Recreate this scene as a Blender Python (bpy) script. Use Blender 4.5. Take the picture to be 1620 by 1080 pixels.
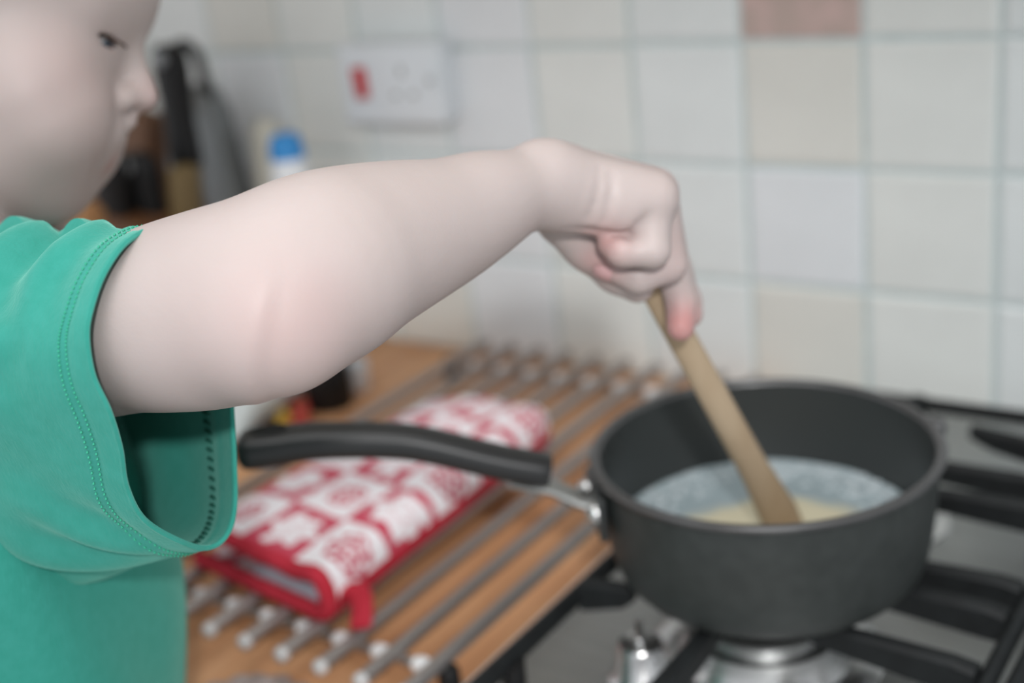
import bpy, bmesh, math, random
import numpy as np
from mathutils import Vector, Matrix, noise
random.seed(7); np.random.seed(7)
scene = bpy.context.scene
for o in list(bpy.data.objects): bpy.data.objects.remove(o)
COL = scene.collection

# ------------------------------------------------------------------ units
# the plan is drawn in wall tiles (1 tile = 0.1 m): x along the wall, y = 0 on the tiles, z = -3 on the worktop
S = 0.1
def W(p): return (p[0]*S, p[1]*S, p[2]*S + 1.2)
CAM = np.array([5.48952509, -9.61686618, 1.45490742])
FW = np.array([-0.55702385, 0.75806825, -0.33920048])
RT = np.array([0.82331754, 0.55763672, -0.10578055])
UP = np.array([-0.10896177, 0.338192, 0.93474783])
FPX = 2050.06
def P(x, y, D):                       # survey point: sight line of the photograph at depth D (tiles)
    return CAM + D*(FW + RT*(x-810)/FPX + UP*(540-y)/FPX)
def onz(x, y, z):
    d = P(x, y, 1.0) - CAM; return CAM + d*((z-CAM[2])/d[2])
def ony(x, y, yy):
    d = P(x, y, 1.0) - CAM; return CAM + d*((yy-CAM[1])/d[1])

# ------------------------------------------------------------------ camera, light, exposure
cd = bpy.data.cameras.new('camera'); cam = bpy.data.objects.new('camera', cd); COL.objects.link(cam)
cam.matrix_world = Matrix(((RT[0], UP[0], -FW[0], CAM[0]*S), (RT[1], UP[1], -FW[1], CAM[1]*S), (RT[2], UP[2], -FW[2], CAM[2]*S+1.2), (0, 0, 0, 1)))
cd.sensor_width = 36; cd.lens = FPX/1620*36; cd.clip_start = .01
cd.dof.use_dof = True; cd.dof.focus_distance = .475; cd.dof.aperture_fstop = 4.0; cd.dof.aperture_blades = 0
scene.camera = cam

wd = bpy.data.worlds.new('world'); scene.world = wd; wd.use_nodes = True
wd.node_tree.nodes['Background'].inputs[0].default_value = (.95, .985, 1.02, 1)
wd.node_tree.nodes['Background'].inputs[1].default_value = .70
def lamp(name, kind, loc, target, energy, size, color=(1, 1, 1)):
    l = bpy.data.lights.new(name, kind); l.energy = energy; l.color = color
    o = bpy.data.objects.new(name, l); COL.objects.link(o)
    o.location = W(loc); d = Vector(W(target)) - Vector(W(loc)); o.rotation_euler = d.to_track_quat('-Z', 'Y').to_euler()
    return o
FL = CAM - FW*4.6 + UP*1.6 + RT*.5
fl = lamp('camera_flash', 'SPOT', FL, P(900, 660, 8), 25.0, 0, (1, .99, .985))
fl.data.shadow_soft_size = .032; fl.data.spot_size = math.radians(48); fl.data.spot_blend = 1.0
ce = lamp('ceiling_bounce', 'AREA', (3.0, -10.5, 12), (1.6, -4.5, -2), 10.0, 0, (1, .99, .97)); ce.data.shape = 'DISK'; ce.data.size = 1.3  # added soft fill for flash bounced off the ceiling, no lamp there
scene.view_settings.view_transform = 'Standard'; scene.view_settings.look = 'None'
scene.view_settings.exposure = 0.19; scene.view_settings.gamma = 1.0; scene.view_settings.use_curve_mapping = False

# ------------------------------------------------------------------ materials
def lin(c): return tuple(((v/255+.055)/1.055)**2.4 if v/255 > .04045 else v/255/12.92 for v in c)
def mat(name, rgb, rough=.5, metal=0.0, spec=.5, **kw):
    m = bpy.data.materials.new(name); m.use_nodes = True; b = m.node_tree.nodes['Principled BSDF']
    b.inputs['Base Color'].default_value = (*lin(rgb), 1); b.inputs['Roughness'].default_value = rough
    b.inputs['Metallic'].default_value = metal; b.inputs['Specular IOR Level'].default_value = spec
    for k, v in kw.items(): b.inputs[k.replace('_', ' ')].default_value = v
    return m
def nd(m, typ, **kw):
    n = m.node_tree.nodes.new(typ)
    for k, v in kw.items(): setattr(n, k, v)
    return n
def lk(m, a, b): m.node_tree.links.new(a, b)
def coords(m, scale=(1, 1, 1), which='Object'):
    t = nd(m, 'ShaderNodeTexCoord'); mp = nd(m, 'ShaderNodeMapping'); mp.inputs['Scale'].default_value = scale
    lk(m, t.outputs[which], mp.inputs['Vector']); return mp.outputs['Vector']
def noise_tint(m, rgb2, scale=20, stretch=(1, 1, 1), lo=.35, hi=.65, detail=4, bump=0, dist=.0):
    b = m.node_tree.nodes['Principled BSDF']; v = coords(m, stretch)
    n = nd(m, 'ShaderNodeTexNoise'); n.inputs['Scale'].default_value = scale; n.inputs['Detail'].default_value = detail; n.inputs['Distortion'].default_value = dist
    lk(m, v, n.inputs['Vector'])
    r = nd(m, 'ShaderNodeMapRange'); r.inputs[1].default_value = lo; r.inputs[2].default_value = hi; lk(m, n.outputs['Fac'], r.inputs[0])
    mx = nd(m, 'ShaderNodeMix', data_type='RGBA'); mx.inputs['A'].default_value = b.inputs['Base Color'].default_value; mx.inputs['B'].default_value = (*lin(rgb2), 1)
    lk(m, r.outputs[0], mx.inputs['Factor']); lk(m, mx.outputs['Result'], b.inputs['Base Color'])
    if bump:
        bp = nd(m, 'ShaderNodeBump'); bp.inputs['Strength'].default_value = bump; bp.inputs['Distance'].default_value = .001
        lk(m, n.outputs['Fac'], bp.inputs['Height']); lk(m, bp.outputs['Normal'], b.inputs['Normal'])
    return m
M = {}
M['grout'] = noise_tint(mat('grout', (206, 217, 217), .9), (196, 208, 208), 60, bump=.2)
def tile_mat(n, a, b): return noise_tint(mat(n, a, .33, spec=.4), b, 14, bump=.06)
M['tile_w'] = [tile_mat('tile_cream_a', (231, 236, 236), (225, 230, 230)), tile_mat('tile_cream_b', (231, 235, 238), (226, 230, 233)), tile_mat('tile_cream_c', (231, 234, 231), (225, 228, 225))]
M['tile_beige'] = tile_mat('tile_beige', (222, 222, 216), (226, 226, 220))
M['tile_pink'] = noise_tint(mat('tile_pink', (204, 178, 172), .35, spec=.4), (190, 170, 162), 45, lo=.4, hi=.6)
M['wood_top'] = noise_tint(mat('worktop_wood', (218, 168, 126), .42, spec=.35), (194, 140, 100), 9, (6, .9, 6), .3, .7, 6, dist=.6)
M['steel'] = noise_tint(mat('brushed_steel', (180, 182, 181), .45, 1), (164, 166, 165), 40, (.4, 12, 12), .3, .7)
M['chrome'] = mat('chrome', (215, 215, 215), .26, 1)
M['rod'] = mat('rod_steel', (172, 167, 165), .42, .9)
M['spacer'] = mat('spacer_glint_white', (250, 250, 252), .25, 0, .8)  # white stands in for the flash glint on the chrome spacers
M['iron'] = noise_tint(mat('cast_iron', (30, 33, 34), .62, spec=.3), (24, 26, 27), 80, bump=.15)
M['pan'] = noise_tint(mat('hard_anodised', (54, 58, 57), .5, .05, .4), (48, 52, 51), 120)
M['pan_in'] = mat('nonstick', (52, 55, 55), .38, .1, .5)
M['rim'] = mat('pan_rim', (92, 92, 93), .3, .6)
M['handle'] = mat('handle_black', (34, 35, 36), .4, spec=.45)
M['black'] = mat('black_plastic', (20, 20, 21), .5, spec=.3)
M['plate'] = mat('socket_plastic', (222, 228, 233), .3)
M['plate_hole'] = mat('socket_slot', (150, 152, 150), .6)
M['red_sw'] = mat('rocker_red', (190, 18, 30), .35)
M['spoonwood'] = noise_tint(mat('beech_spoon', (182, 163, 138), .65, spec=.25), (154, 131, 103), 22, (1, 1, .25), .3, .7, 5)
M['red'] = noise_tint(mat('binding_red', (192, 52, 68), .85, spec=.15), (180, 44, 58), 90, bump=.3)
M['lining'] = mat('lining_grey', (172, 170, 182), .9, spec=.1)
M['block'] = noise_tint(mat('block_wood', (112, 74, 44), .5), (88, 56, 32), 14, (1, 1, .2), .3, .7)
M['tan'] = noise_tint(mat('tan_wood', (168, 122, 78), .55), (148, 104, 62), 20, (1, 1, .2))
M['olive'] = mat('olive_wood', (110, 92, 58), .6)
M['jug'] = mat('grey_metal', (132, 136, 138), .45, .55)
M['cream'] = mat('cream_plastic', (206, 204, 192), .5)
M['white'] = mat('white_plastic', (232, 236, 240), .4)
M['blue'] = mat('cap_blue', (44, 140, 210), .4)
M['carcass'] = mat('cabinet_cream', (215, 208, 194), .5)
M['floor'] = noise_tint(mat('floor_vinyl', (150, 140, 128), .6), (138, 128, 116), 12)
M['jeans'] = mat('denim', (50, 62, 88), .9)
M['dark'] = mat('hole_shade', (12, 12, 12), .9)

# ------------------------------------------------------------------ mesh helpers (all in tiles)
class G:
    def __init__(s): s.v = []; s.f = []
    def add(s, v, f):
        o = len(s.v); s.v += [tuple(map(float, p)) for p in v]; s.f += [tuple(i+o for i in q) for q in f]; return s
def build(name, g, material, parent=None, smooth=True, base=None, mods=()):
    v = np.array(g.v, float); w = v*S; w[:, 2] += 1.2
    org = np.array(W(base)) if base is not None else (np.array(parent['_o']) if parent is not None and '_o' in parent else np.zeros(3))
    me = bpy.data.meshes.new(name); me.from_pydata((w-org).tolist(), [], g.f); me.update()
    if smooth: me.polygons.foreach_set('use_smooth', [True]*len(me.polygons))
    for m_ in (material if isinstance(material, (list, tuple)) else [material]): me.materials.append(m_)
    o = bpy.data.objects.new(name, me); COL.objects.link(o)
    if parent is not None:
        o.parent = parent; o['_o'] = list(org)
        if base is not None: o.location = org - np.array(parent['_o'])
    else:
        o.location = org; o['_o'] = list(org)
    if smooth:
        try: me.set_sharp_from_angle(angle=math.radians(50))
        except Exception: pass
    return o
def tag(o, label, cat, group=None, kind=None):
    o['label'] = label
    if cat: o['category'] = cat
    if group: o['group'] = group
    if kind: o['kind'] = kind
    return o
def thing(name, base, label, cat, group=None):
    o = bpy.data.objects.new(name, None); COL.objects.link(o); o.location = W(base); o['_o'] = list(W(base)); o.empty_display_size = .02
    return tag(o, label, cat, group)
def frame_of(t):
    t = t/np.linalg.norm(t); a = np.array([0, 0, 1.]) if abs(t[2]) < .9 else np.array([1., 0, 0])
    x = np.cross(a, t); x /= np.linalg.norm(x); return x, np.cross(t, x)
def crom(pts, n, closed=False):
    p = np.array(pts, float); L = len(p); out = []
    segs = L if closed else L-1
    for i in range(segs):
        if closed: a, b, c, d = p[(i-1) % L], p[i], p[(i+1) % L], p[(i+2) % L]
        else: a, b, c, d = p[max(i-1, 0)], p[i], p[i+1], p[min(i+2, L-1)]
        for t in np.arange(n)/n:
            out.append(.5*((2*b)+(-a+c)*t+(2*a-5*b+4*c-d)*t*t+(-a+3*b-3*c+d)*t**3))
    if not closed: out.append(p[-1])
    return np.array(out)
def tube(g, path, rad, n=10, cap=True, flat=(1, 1), upv=None):
    path = np.array(path, float); L = len(path); rad = np.broadcast_to(np.array(rad, float), (L,))
    v = []; f = []; x = None
    for i in range(L):
        t = path[min(i+1, L-1)]-path[max(i-1, 0)]; t /= np.linalg.norm(t)
        if x is None: x, y = frame_of(t)
        if upv is not None: x = np.cross(upv, t); x /= np.linalg.norm(x); y = np.cross(t, x)
        else: x = x - t*(x@t); x /= np.linalg.norm(x); y = np.cross(t, x)
        for k in range(n):
            a = 2*math.pi*k/n; v.append(path[i]+rad[i]*(flat[0]*math.cos(a)*x+flat[1]*math.sin(a)*y))
    for i in range(L-1):
        for k in range(n): f.append((i*n+k, i*n+(k+1) % n, (i+1)*n+(k+1) % n, (i+1)*n+k))
    if cap: f.append(tuple(range(n-1, -1, -1))); f.append(tuple((L-1)*n+k for k in range(n)))
    return g.add(v, f)
def rod(g, a, b, r, n=12, e=None):                       # straight rod with slightly domed ends
    a = np.array(a, float); b = np.array(b, float); t = (b-a)/np.linalg.norm(b-a); e = r*.35 if e is None else e
    return tube(g, [a, a+t*e*.3, a+t*e, b-t*e, b-t*e*.3, b], [r*.55, r*.9, r, r, r*.9, r*.55], n)
def lathe(g, prof, c, n=48, axis=None, closed=False):
    c = np.array(c, float); v = []; f = []; L = len(prof)
    if axis is None: x, y, z = np.eye(3)
    else:
        z = np.array(axis, float)/np.linalg.norm(axis); x, y = frame_of(z)
    for r, h in prof:
        for k in range(n):
            a = 2*math.pi*k/n; v.append(c+x*r*math.cos(a)+y*r*math.sin(a)+z*h)
    for i in range(L-1 if not closed else L):
        j = (i+1) % L
        for k in range(n): f.append((i*n+k, i*n+(k+1) % n, j*n+(k+1) % n, j*n+k))
    return g.add(v, f)
def box(g, c, s, bev=.02, R=None, seg=2):
    bm = bmesh.new(); bmesh.ops.create_cube(bm, size=1)
    for q in bm.verts: q.co = Vector((q.co.x*s[0], q.co.y*s[1], q.co.z*s[2]))
    if bev: bmesh.ops.bevel(bm, geom=bm.edges[:], offset=min(bev, min(s)*.49), segments=seg, affect='EDGES', profile=.5)
    bm.verts.index_update(); A = np.array([q.co[:] for q in bm.verts])
    if R is not None: A = A@np.array(R).T
    g.add(A+np.array(c), [tuple(q.index for q in p.verts) for p in bm.faces]); bm.free(); return g
def rotz(a): c, s = math.cos(a), math.sin(a); return np.array([[c, -s, 0], [s, c, 0], [0, 0, 1]])
def ball(g, c, r, n=12, sc=(1, 1, 1)):
    v = []; f = []
    m = n//2
    for i in range(m+1):
        th = math.pi*i/m
        for k in range(n):
            a = 2*math.pi*k/n; v.append((c[0]+r*sc[0]*math.sin(th)*math.cos(a), c[1]+r*sc[1]*math.sin(th)*math.sin(a), c[2]+r*sc[2]*math.cos(th)))
    for i in range(m):
        for k in range(n): f.append((i*n+k, (i+1)*n+k, (i+1)*n+(k+1) % n, i*n+(k+1) % n))
    return g.add(v, f)
def instance(src, parent=None, loc=None):
    o = src.copy(); COL.objects.link(o)
    if parent is not None: o.parent = parent
    if loc is not None: o.location = loc
    return o

# ------------------------------------------------------------------ setting: wall, tiles, worktop, cabinet, floor
g = G(); box(g, (-1.5, .245, -4.0), (22, .5, 18), 0)
wall = build('wall_back', g, M['grout'], smooth=False); wall['kind'] = 'structure'
def tile_geo(seed):
    rnd = random.Random(seed); h = .5-.023; g = G(); rings = [(h, .04), (h, -.012), (h-.012, -.028), (h-.035, -.036)]
    v = []; f = []
    for q, (a, d) in enumerate(rings):
        for sx, sz in ((-1, -1), (1, -1), (1, 1), (-1, 1)):
            v.append((sx*a+rnd.uniform(-.008, .008), d+.05, sz*a+rnd.uniform(-.008, .008)))
    for q in range(3):
        for k in range(4): f.append((q*4+k, q*4+(k+1) % 4, q*4+4+(k+1) % 4, q*4+4+k))
    f.append((12, 13, 14, 15)); g.add(v, f); return g
accent = {(1, 0): 'tile_pink', (1, -1): 'tile_beige', (1, -3): 'tile_beige', (-5, 0): 'tile_beige', (-7, -2): 'tile_beige', (-3, -3): 'tile_beige', (4, -1): 'tile_beige'}
protos = []
for cx in range(-9, 6):
    for rz in range(-3, 3):
        key = accent.get((cx, rz)); m_ = M[key] if key else M['tile_w'][(cx*7+rz*3) % 3]
        t = build('tile', tile_geo(cx*31+rz), m_, wall, smooth=False)
        for v_ in t.data.vertices: v_.co.z -= 1.2
        r_ = random.Random(cx*13+rz*5)
        t.location = ((cx+.5)*S, -.05*S, (rz+.5)*S+1.2); t.rotation_euler = (r_.uniform(-.006, .006), r_.uniform(-.004, .004), r_.uniform(-.006, .006))
# worktop (hob sits on it)
g = G(); box(g, (-2.5, -3.0, -3.2), (17, 6.1, .4), .05)
wt = build('worktop', g, M['wood_top']); tag(wt, 'orange-brown wooden worktop running along the tiled wall', 'worktop', kind='structure')
g = G(); box(g, (-2.5, -2.85, -7.4), (17, 5.5, 8.0), .02); cab = build('base_cabinet', g, M['carcass'], base=(-2.5, -2.85, -11.9))
for k in range(3):
    g = G(); box(g, (-7.2+k*5.6, -5.68, -7.3), (5.4, .2, 7.4), .04); d_ = build('door', g, M['carcass'], cab)
    g = G(); tube(g, [(-5.0+k*5.6, -5.78, -4.4), (-5.0+k*5.6, -6.0, -4.4), (-5.0+k*5.6, -6.0, -5.8), (-5.0+k*5.6, -5.78, -5.8)], .05); build('handle', g, M['chrome'], d_)
g = G(); box(g, (-2.5, -2.6, -11.7), (17, 5.0, .62), .02); build('plinth', g, M['carcass'], cab)
tag(cab, 'cream base cabinet beneath the wooden worktop', 'cabinet')
wc = None
g = G(); box(g, (-1.5, -1.62, 5.2), (15, 3.2, 6.2), .03); wc = build('shade_cabinet', g, M['carcass'], base=(-1.5, -1.6, 2.1))  # unseen cabinet added to darken the top of the tiled wall
for k in range(3):
    g = G(); box(g, (-6.5+k*5, -3.32, 5.2), (4.9, .2, 6.1), .04); d_ = build('door', g, M['carcass'], wc)
    g = G(); tube(g, [(-4.5+k*5, -3.4, 2.8), (-4.5+k*5, -3.62, 2.8), (-4.5+k*5, -3.62, 4.1), (-4.5+k*5, -3.4, 4.1)], .05); build('handle', g, M['chrome'], d_)
tag(wc, 'added cream cabinet out of view, placed to shade the upper wall tiles', 'cabinet')
g = G(); box(g, (-1.5, -8, -12.1), (24, 18, .2), 0); fo = build('floor', g, M['floor'], smooth=False); fo['kind'] = 'structure'

# ------------------------------------------------------------------ hob
hob = thing('gas_hob', (3.9, -3.2, -3), 'stainless steel gas hob set into the worktop under the pan', 'hob')
g = G(); box(g, (3.95, -2.82, -2.965), (5.3, 5.5, .07), .03); build('hob_plate', g, M['steel'], hob)
g = G()
for (a, b) in (((1.36, -5.52, -2.94), (1.36, -.26, -2.94)), ((6.5, -5.52, -2.94), (6.5, -.26, -2.94)), ((1.36, -5.52, -2.94), (6.5, -5.52, -2.94))):
    rod(g, a, b, .065, 10, .02)
build('hob_rim', g, mat('rim_steel', (228, 228, 226), .35, .3), hob)
for bx, by, br in ((2.7, -3.7, .46), (2.7, -1.95, .36), (5.1, -1.95, .46), (5.1, -3.7, .36)):
    g = G(); lathe(g, [(br*1.5, -2.94), (br*1.45, -2.915), (br*1.1, -2.915), (br*1.05, -2.86), (br, -2.80), (br*.98, -2.74), (br*.8, -2.73), (0.001, -2.73)], (bx, by, 0), 36)
    b_ = build('burner', g, M['chrome'], hob)
    g = G(); lathe(g, [(br*.8, -2.73), (br*.8, -2.69), (br*.74, -2.67), (0.001, -2.665)], (bx, by, 0), 36); build('burner_cap', g, M['steel'], b_)
for kx, ky in ((2.2, -4.25), (3.95, -5.1), (4.5, -5.1), (5.05, -5.1)):
    g = G(); lathe(g, [(.2, -2.935), (.2, -2.9), (.155, -2.87), (.135, -2.70), (.12, -2.68), (0.001, -2.675)], (kx, ky, 0), 28); box(g, (kx, ky, -2.64), (.05, .24, .1), .02, rotz(.5))
    build('control_knob', g, M['chrome'], hob)
ZT = -2.425
def support(name, x0, x1, y0, y1, label, fingers):
    t = thing(name, ((x0+x1)/2, (y0+y1)/2, -2.93), label, 'pan support', 'cast iron pan supports on the hob')
    zc = ZT-.11; r = .07
    loop = []
    for cx, cy, a0 in ((x1-.15, y1-.15, 0), (x0+.15, y1-.15, 90), (x0+.15, y0+.15, 180), (x1-.15, y0+.15, 270)):
        for k in range(5):
            a = math.radians(a0+k*22.5); loop.append((cx+.15*math.cos(a), cy+.15*math.sin(a), zc))
    g = G(); tube(g, loop+[loop[0]], .05, 8, False, (1, 1.2)); build('frame', g, M['iron'], t)
    for (a, b) in fingers:
        a = np.array([*a, 0.]); b = np.array([*b, 0.]); d = b-a; L = np.linalg.norm(d); d /= L; n_ = np.array([-d[1], d[0], 0])
        g = G(); v = []; 
        for s_, top, bot, w in ((0, ZT-.02, ZT-.19, .06), (.12*L, ZT, ZT-.19, .055), (.8*L, ZT, ZT-.14, .048), (L, ZT, ZT-.09, .04)):
            q = a+d*s_
            for ww, zz in ((w*.8, bot), (w, top-.02), (w-.02, top), (-w+.02, top), (-w, top-.02), (-w*.8, bot)): v.append((q[0]+n_[0]*ww, q[1]+n_[1]*ww, zz))
        f = [(i*6+k, i*6+(k+1) % 6, i*6+6+(k+1) % 6, i*6+6+k) for i in range(3) for k in range(6)]+[tuple(range(5, -1, -1)), tuple(range(18, 24))]
        g.add(v, f); build('support_bar', g, M['iron'], t, smooth=False)
    for cx, cy in ((x0+.03, y0+.5), (x1-.03, y0+.5), (x0+.03, y1-.5), (x1-.03, y1-.5)):
        g = G(); tube(g, [(cx, cy, -2.935), (cx, cy, zc)], [.06, .075], 8); build('foot', g, M['black'], t)
    return t
support('pan_support', 1.75, 4.04, -5.4, -.85, 'black pan support bars standing directly under the saucepan',
        [((4.0, -1.5), (3.2, -1.32)), ((4.0, -1.94), (3.0, -1.94)), ((4.0, -2.3), (3.0, -2.32)), ((4.0, -3.2), (3.05, -3.23)), ((4.0, -3.5), (3.05, -3.5)), ((4.0, -4.05), (3.0, -4.0)), ((1.77, -4.15), (2.1, -4.1)),
         ((1.77, -3.3), (2.2, -3.35)), ((2.66, -5.36), (2.66, -4.1)), ((2.7, -2.5), (2.7, -3.2)), ((1.77, -2.1), (2.35, -2.1)), ((2.7, -.88), (2.7, -1.65))])
support('pan_support', 4.17, 6.3, -5.4, -.85, 'black pan support on the hob, the one reaching out of view beside the saucepan',
        [((4.16, -2.2), (4.75, -2.2)), ((4.16, -3.6), (4.75, -3.6)), ((6.28, -3.6), (5.5, -3.6)), ((6.28, -2.0), (5.5, -2.0)), ((5.1, -5.36), (5.1, -4.1)), ((5.1, -.88), (5.1, -1.65))])

# ------------------------------------------------------------------ saucepan
PC = np.array([2.71, -3.61]); ZR = -1.645; ZB = ZT+.002; RR = .965
pan = thing('saucepan', (PC[0], PC[1], ZB), 'dark grey saucepan with a long black handle, standing on the hob', 'pan')
outer = [(0.001, ZB), (.66, ZB), (.74, ZB+.012), (.80, ZB+.045), (.845, ZB+.10), (.875, ZB+.18), (.895, ZB+.28), (.915, ZB+.45), (.925, ZB+.62), (.932, ZR-.03)]
g = G(); lathe(g, outer, (*PC, 0), 96); build('body', g, M['pan'], pan)
inner = [(.905, ZR-.02), (.898, ZR-.2), (.885, ZB+.40), (.865, ZB+.22), (.82, ZB+.10), (.74, ZB+.05), (.6, ZB+.035), (0.001, ZB+.035)]
g = G(); lathe(g, inner, (*PC, 0), 96); build('inner_lining', g, M['pan_in'], pan)
g = G(); lathe(g, [(.905, ZR-.022), (.912, ZR-.006), (.93, ZR+.004), (.955, ZR), (.968, ZR-.012), (.965, ZR-.03), (.945, ZR-.04), (.928, ZR-.035)], (*PC, 0), 96); build('rim', g, M['rim'], pan)
hd = P(400, 705, 6.85)-np.array([*PC, ZR]); hdir = np.array([hd[0], hd[1], 0]); hdir /= np.linalg.norm(hdir); hn = np.array([-hdir[1], hdir[0], 0])
def hp(r, z, s=0): return np.array([*PC, 0])+hdir*r+hn*s+np.array([0, 0, z])
g = G()
tube(g, [hp(.97, ZR-.2), hp(1.06, ZR-.17), hp(1.2, ZR-.08), hp(1.42, ZR+.0)], [.12, .1, .085, .085], 12, True, (1, .45))
br = build('handle_bracket', g, M['steel'], pan)
for s_ in (-.15, .15):
    g = G(); lathe(g, [(.062, 0), (.062, .02), (.045, .05), (.001, .062)], hp(.975, ZR-.2, s_), 16, hdir); build('rivet', g, M['chrome'], br)
# black handle through surveyed points
hpts = [P(870, 744, 6.9), P(785, 729, 6.88), P(678, 704, 6.86), P(606, 696, 6.86), P(499, 697, 6.86), P(430, 706, 6.86), P(376, 712, 6.86)]
hpath = crom(hpts, 8); n_ = len(hpath); tt = np.linspace(0, 1, n_)
hr = np.interp(tt, [0, .02, .06, .3, .6, .85, .93, .97, 1], [.085, .094, .097, .098, .102, .114, .115, .1, .06])
g = G(); v = []; f = []; N = 20
for i in range(n_):
    t_ = hpath[min(i+1, n_-1)]-hpath[max(i-1, 0)]; t_ /= np.linalg.norm(t_); x = np.cross([0, 0, 1], t_); x /= np.linalg.norm(x); y = np.cross(t_, x)
    for k in range(N):
        a = 2*math.pi*k/N; ca, sa = math.cos(a), math.sin(a); e = .72
        v.append(hpath[i]+x*hr[i]*1.12*math.copysign(abs(ca)**e, ca)+y*hr[i]*.86*math.copysign(abs(sa)**e, sa))
f = [(i*N+k, i*N+(k+1) % N, (i+1)*N+(k+1) % N, (i+1)*N+k) for i in range(n_-1) for k in range(N)]+[tuple(range(N-1, -1, -1)), tuple((n_-1)*N+k for k in range(N))]
g.add(v, f); ho = build('handle', g, M['handle'], pan)
# hanging hole: its shade painted as a near-black disc with a raised lip
hc = hpath[-9]; tx = hpath[-7]-hpath[-11]; tx /= np.linalg.norm(tx); hx = np.cross([0, 0, 1], tx); hx /= np.linalg.norm(hx); hy = np.cross(tx, hx)
g = G(); vv = []; NN = 20
for r_, z_ in ((1.0, .092), (.92, .110), (.8, .109), (.76, .104), (.001, .104)):
    for k in range(NN):
        a = 2*math.pi*k/NN; vv.append(hc+tx*.105*r_*math.cos(a)+hx*.055*r_*math.sin(a)+hy*z_)
g.add(vv, [(i*NN+k, i*NN+(k+1) % NN, (i+1)*NN+(k+1) % NN, (i+1)*NN+k) for i in range(4) for k in range(NN)])
build('hanging_eye', g, M['dark'], ho)
g = G(); box(g, hp(.955, ZR-.22), (.05, .46, .26), .02, np.c_[hdir, hn, [0, 0, 1]]); build('bracket_plate', g, M['pan_in'], pan)
g = G(); c_ = hp(-.985, ZR-.045); box(g, c_, (.09, .12, .1), .03, np.c_[hdir, hn, [0, 0, 1]]); build('rest_lug', g, M['rim'], pan)
# sauce
ZM = ZB+.25
g = G(); rs = [0.001, .2, .4, .55, .66, .74, .79, .82, .842, .856]
v = []; f = []; N = 72
for r_ in rs:
    for k in range(N):
        a = 2*math.pi*k/N; x = r_*math.cos(a); y = r_*math.sin(a)
        v.append((PC[0]+x, PC[1]+y, ZM+.012*math.sin(3*x+5*y)*(r_ < .8)+.012*noise.noise(Vector((x*4, y*4, 0)))+(.016 if r_ > .835 else 0)))
f = [(i*N+k, i*N+(k+1) % N, (i+1)*N+(k+1) % N, (i+1)*N+k) for i in range(len(rs)-1) for k in range(N)]
g.add(v, f)
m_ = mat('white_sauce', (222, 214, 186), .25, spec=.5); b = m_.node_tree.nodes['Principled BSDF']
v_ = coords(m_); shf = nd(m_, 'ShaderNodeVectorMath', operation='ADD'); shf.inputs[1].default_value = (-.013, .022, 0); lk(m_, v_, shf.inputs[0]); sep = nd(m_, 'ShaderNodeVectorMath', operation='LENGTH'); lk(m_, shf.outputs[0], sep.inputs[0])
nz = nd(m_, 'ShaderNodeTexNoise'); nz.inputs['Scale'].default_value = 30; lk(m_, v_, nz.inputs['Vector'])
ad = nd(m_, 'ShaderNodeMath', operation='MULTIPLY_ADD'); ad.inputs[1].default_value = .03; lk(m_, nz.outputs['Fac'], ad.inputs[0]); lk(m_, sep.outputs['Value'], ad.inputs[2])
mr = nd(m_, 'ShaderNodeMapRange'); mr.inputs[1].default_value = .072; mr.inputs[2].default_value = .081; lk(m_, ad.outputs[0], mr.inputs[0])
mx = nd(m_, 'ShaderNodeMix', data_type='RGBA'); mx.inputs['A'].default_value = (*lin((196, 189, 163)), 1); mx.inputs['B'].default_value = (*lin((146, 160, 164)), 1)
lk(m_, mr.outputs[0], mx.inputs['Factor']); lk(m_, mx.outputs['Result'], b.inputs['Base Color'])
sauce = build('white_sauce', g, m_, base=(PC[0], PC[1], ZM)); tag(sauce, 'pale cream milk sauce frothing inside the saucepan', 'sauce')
g = G(); rnd = random.Random(3)
for k in range(900):
    a = rnd.uniform(0, 2*math.pi); r_ = .845-abs(rnd.gauss(0, .14)); s_ = rnd.uniform(.012, .034)
    if r_ < .55: continue
    ball(g, (PC[0]+r_*math.cos(a), PC[1]+r_*math.sin(a), ZM+.004), s_, 6, (1, 1, .6))
fr = build('froth', g, mat('froth_white', (186, 197, 201), .2, spec=.6, Alpha=.85), sauce); fr['kind'] = 'stuff'

# ------------------------------------------------------------------ wooden spoon
SB0 = onz(1243, 832, ZM)
top = P(985, 365, 5.82); ax = top-SB0; SB = SB0-ax/np.linalg.norm(ax)*.18; ax = top-SB; L = np.linalg.norm(ax); ax /= L
g = G(); sp = [SB+ax*L*q for q in np.linspace(0, 1, 26)]
rad = np.interp(np.linspace(0, 1, 26), [0, .04, .12, .2, .3, .97, 1], [.03, .1, .112, .098, .082, .066, .05])
side = np.cross(ax, FW); side /= np.linalg.norm(side)
tube(g, sp, rad, 14, True, (1.0, .62), upv=np.cross(side, ax)*1.0)
spoon = build('wooden_spoon', g, M['spoonwood'], base=tuple(SB)); tag(spoon, 'worn wooden spoon held upright in the pan by the fist', 'spoon')

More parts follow.
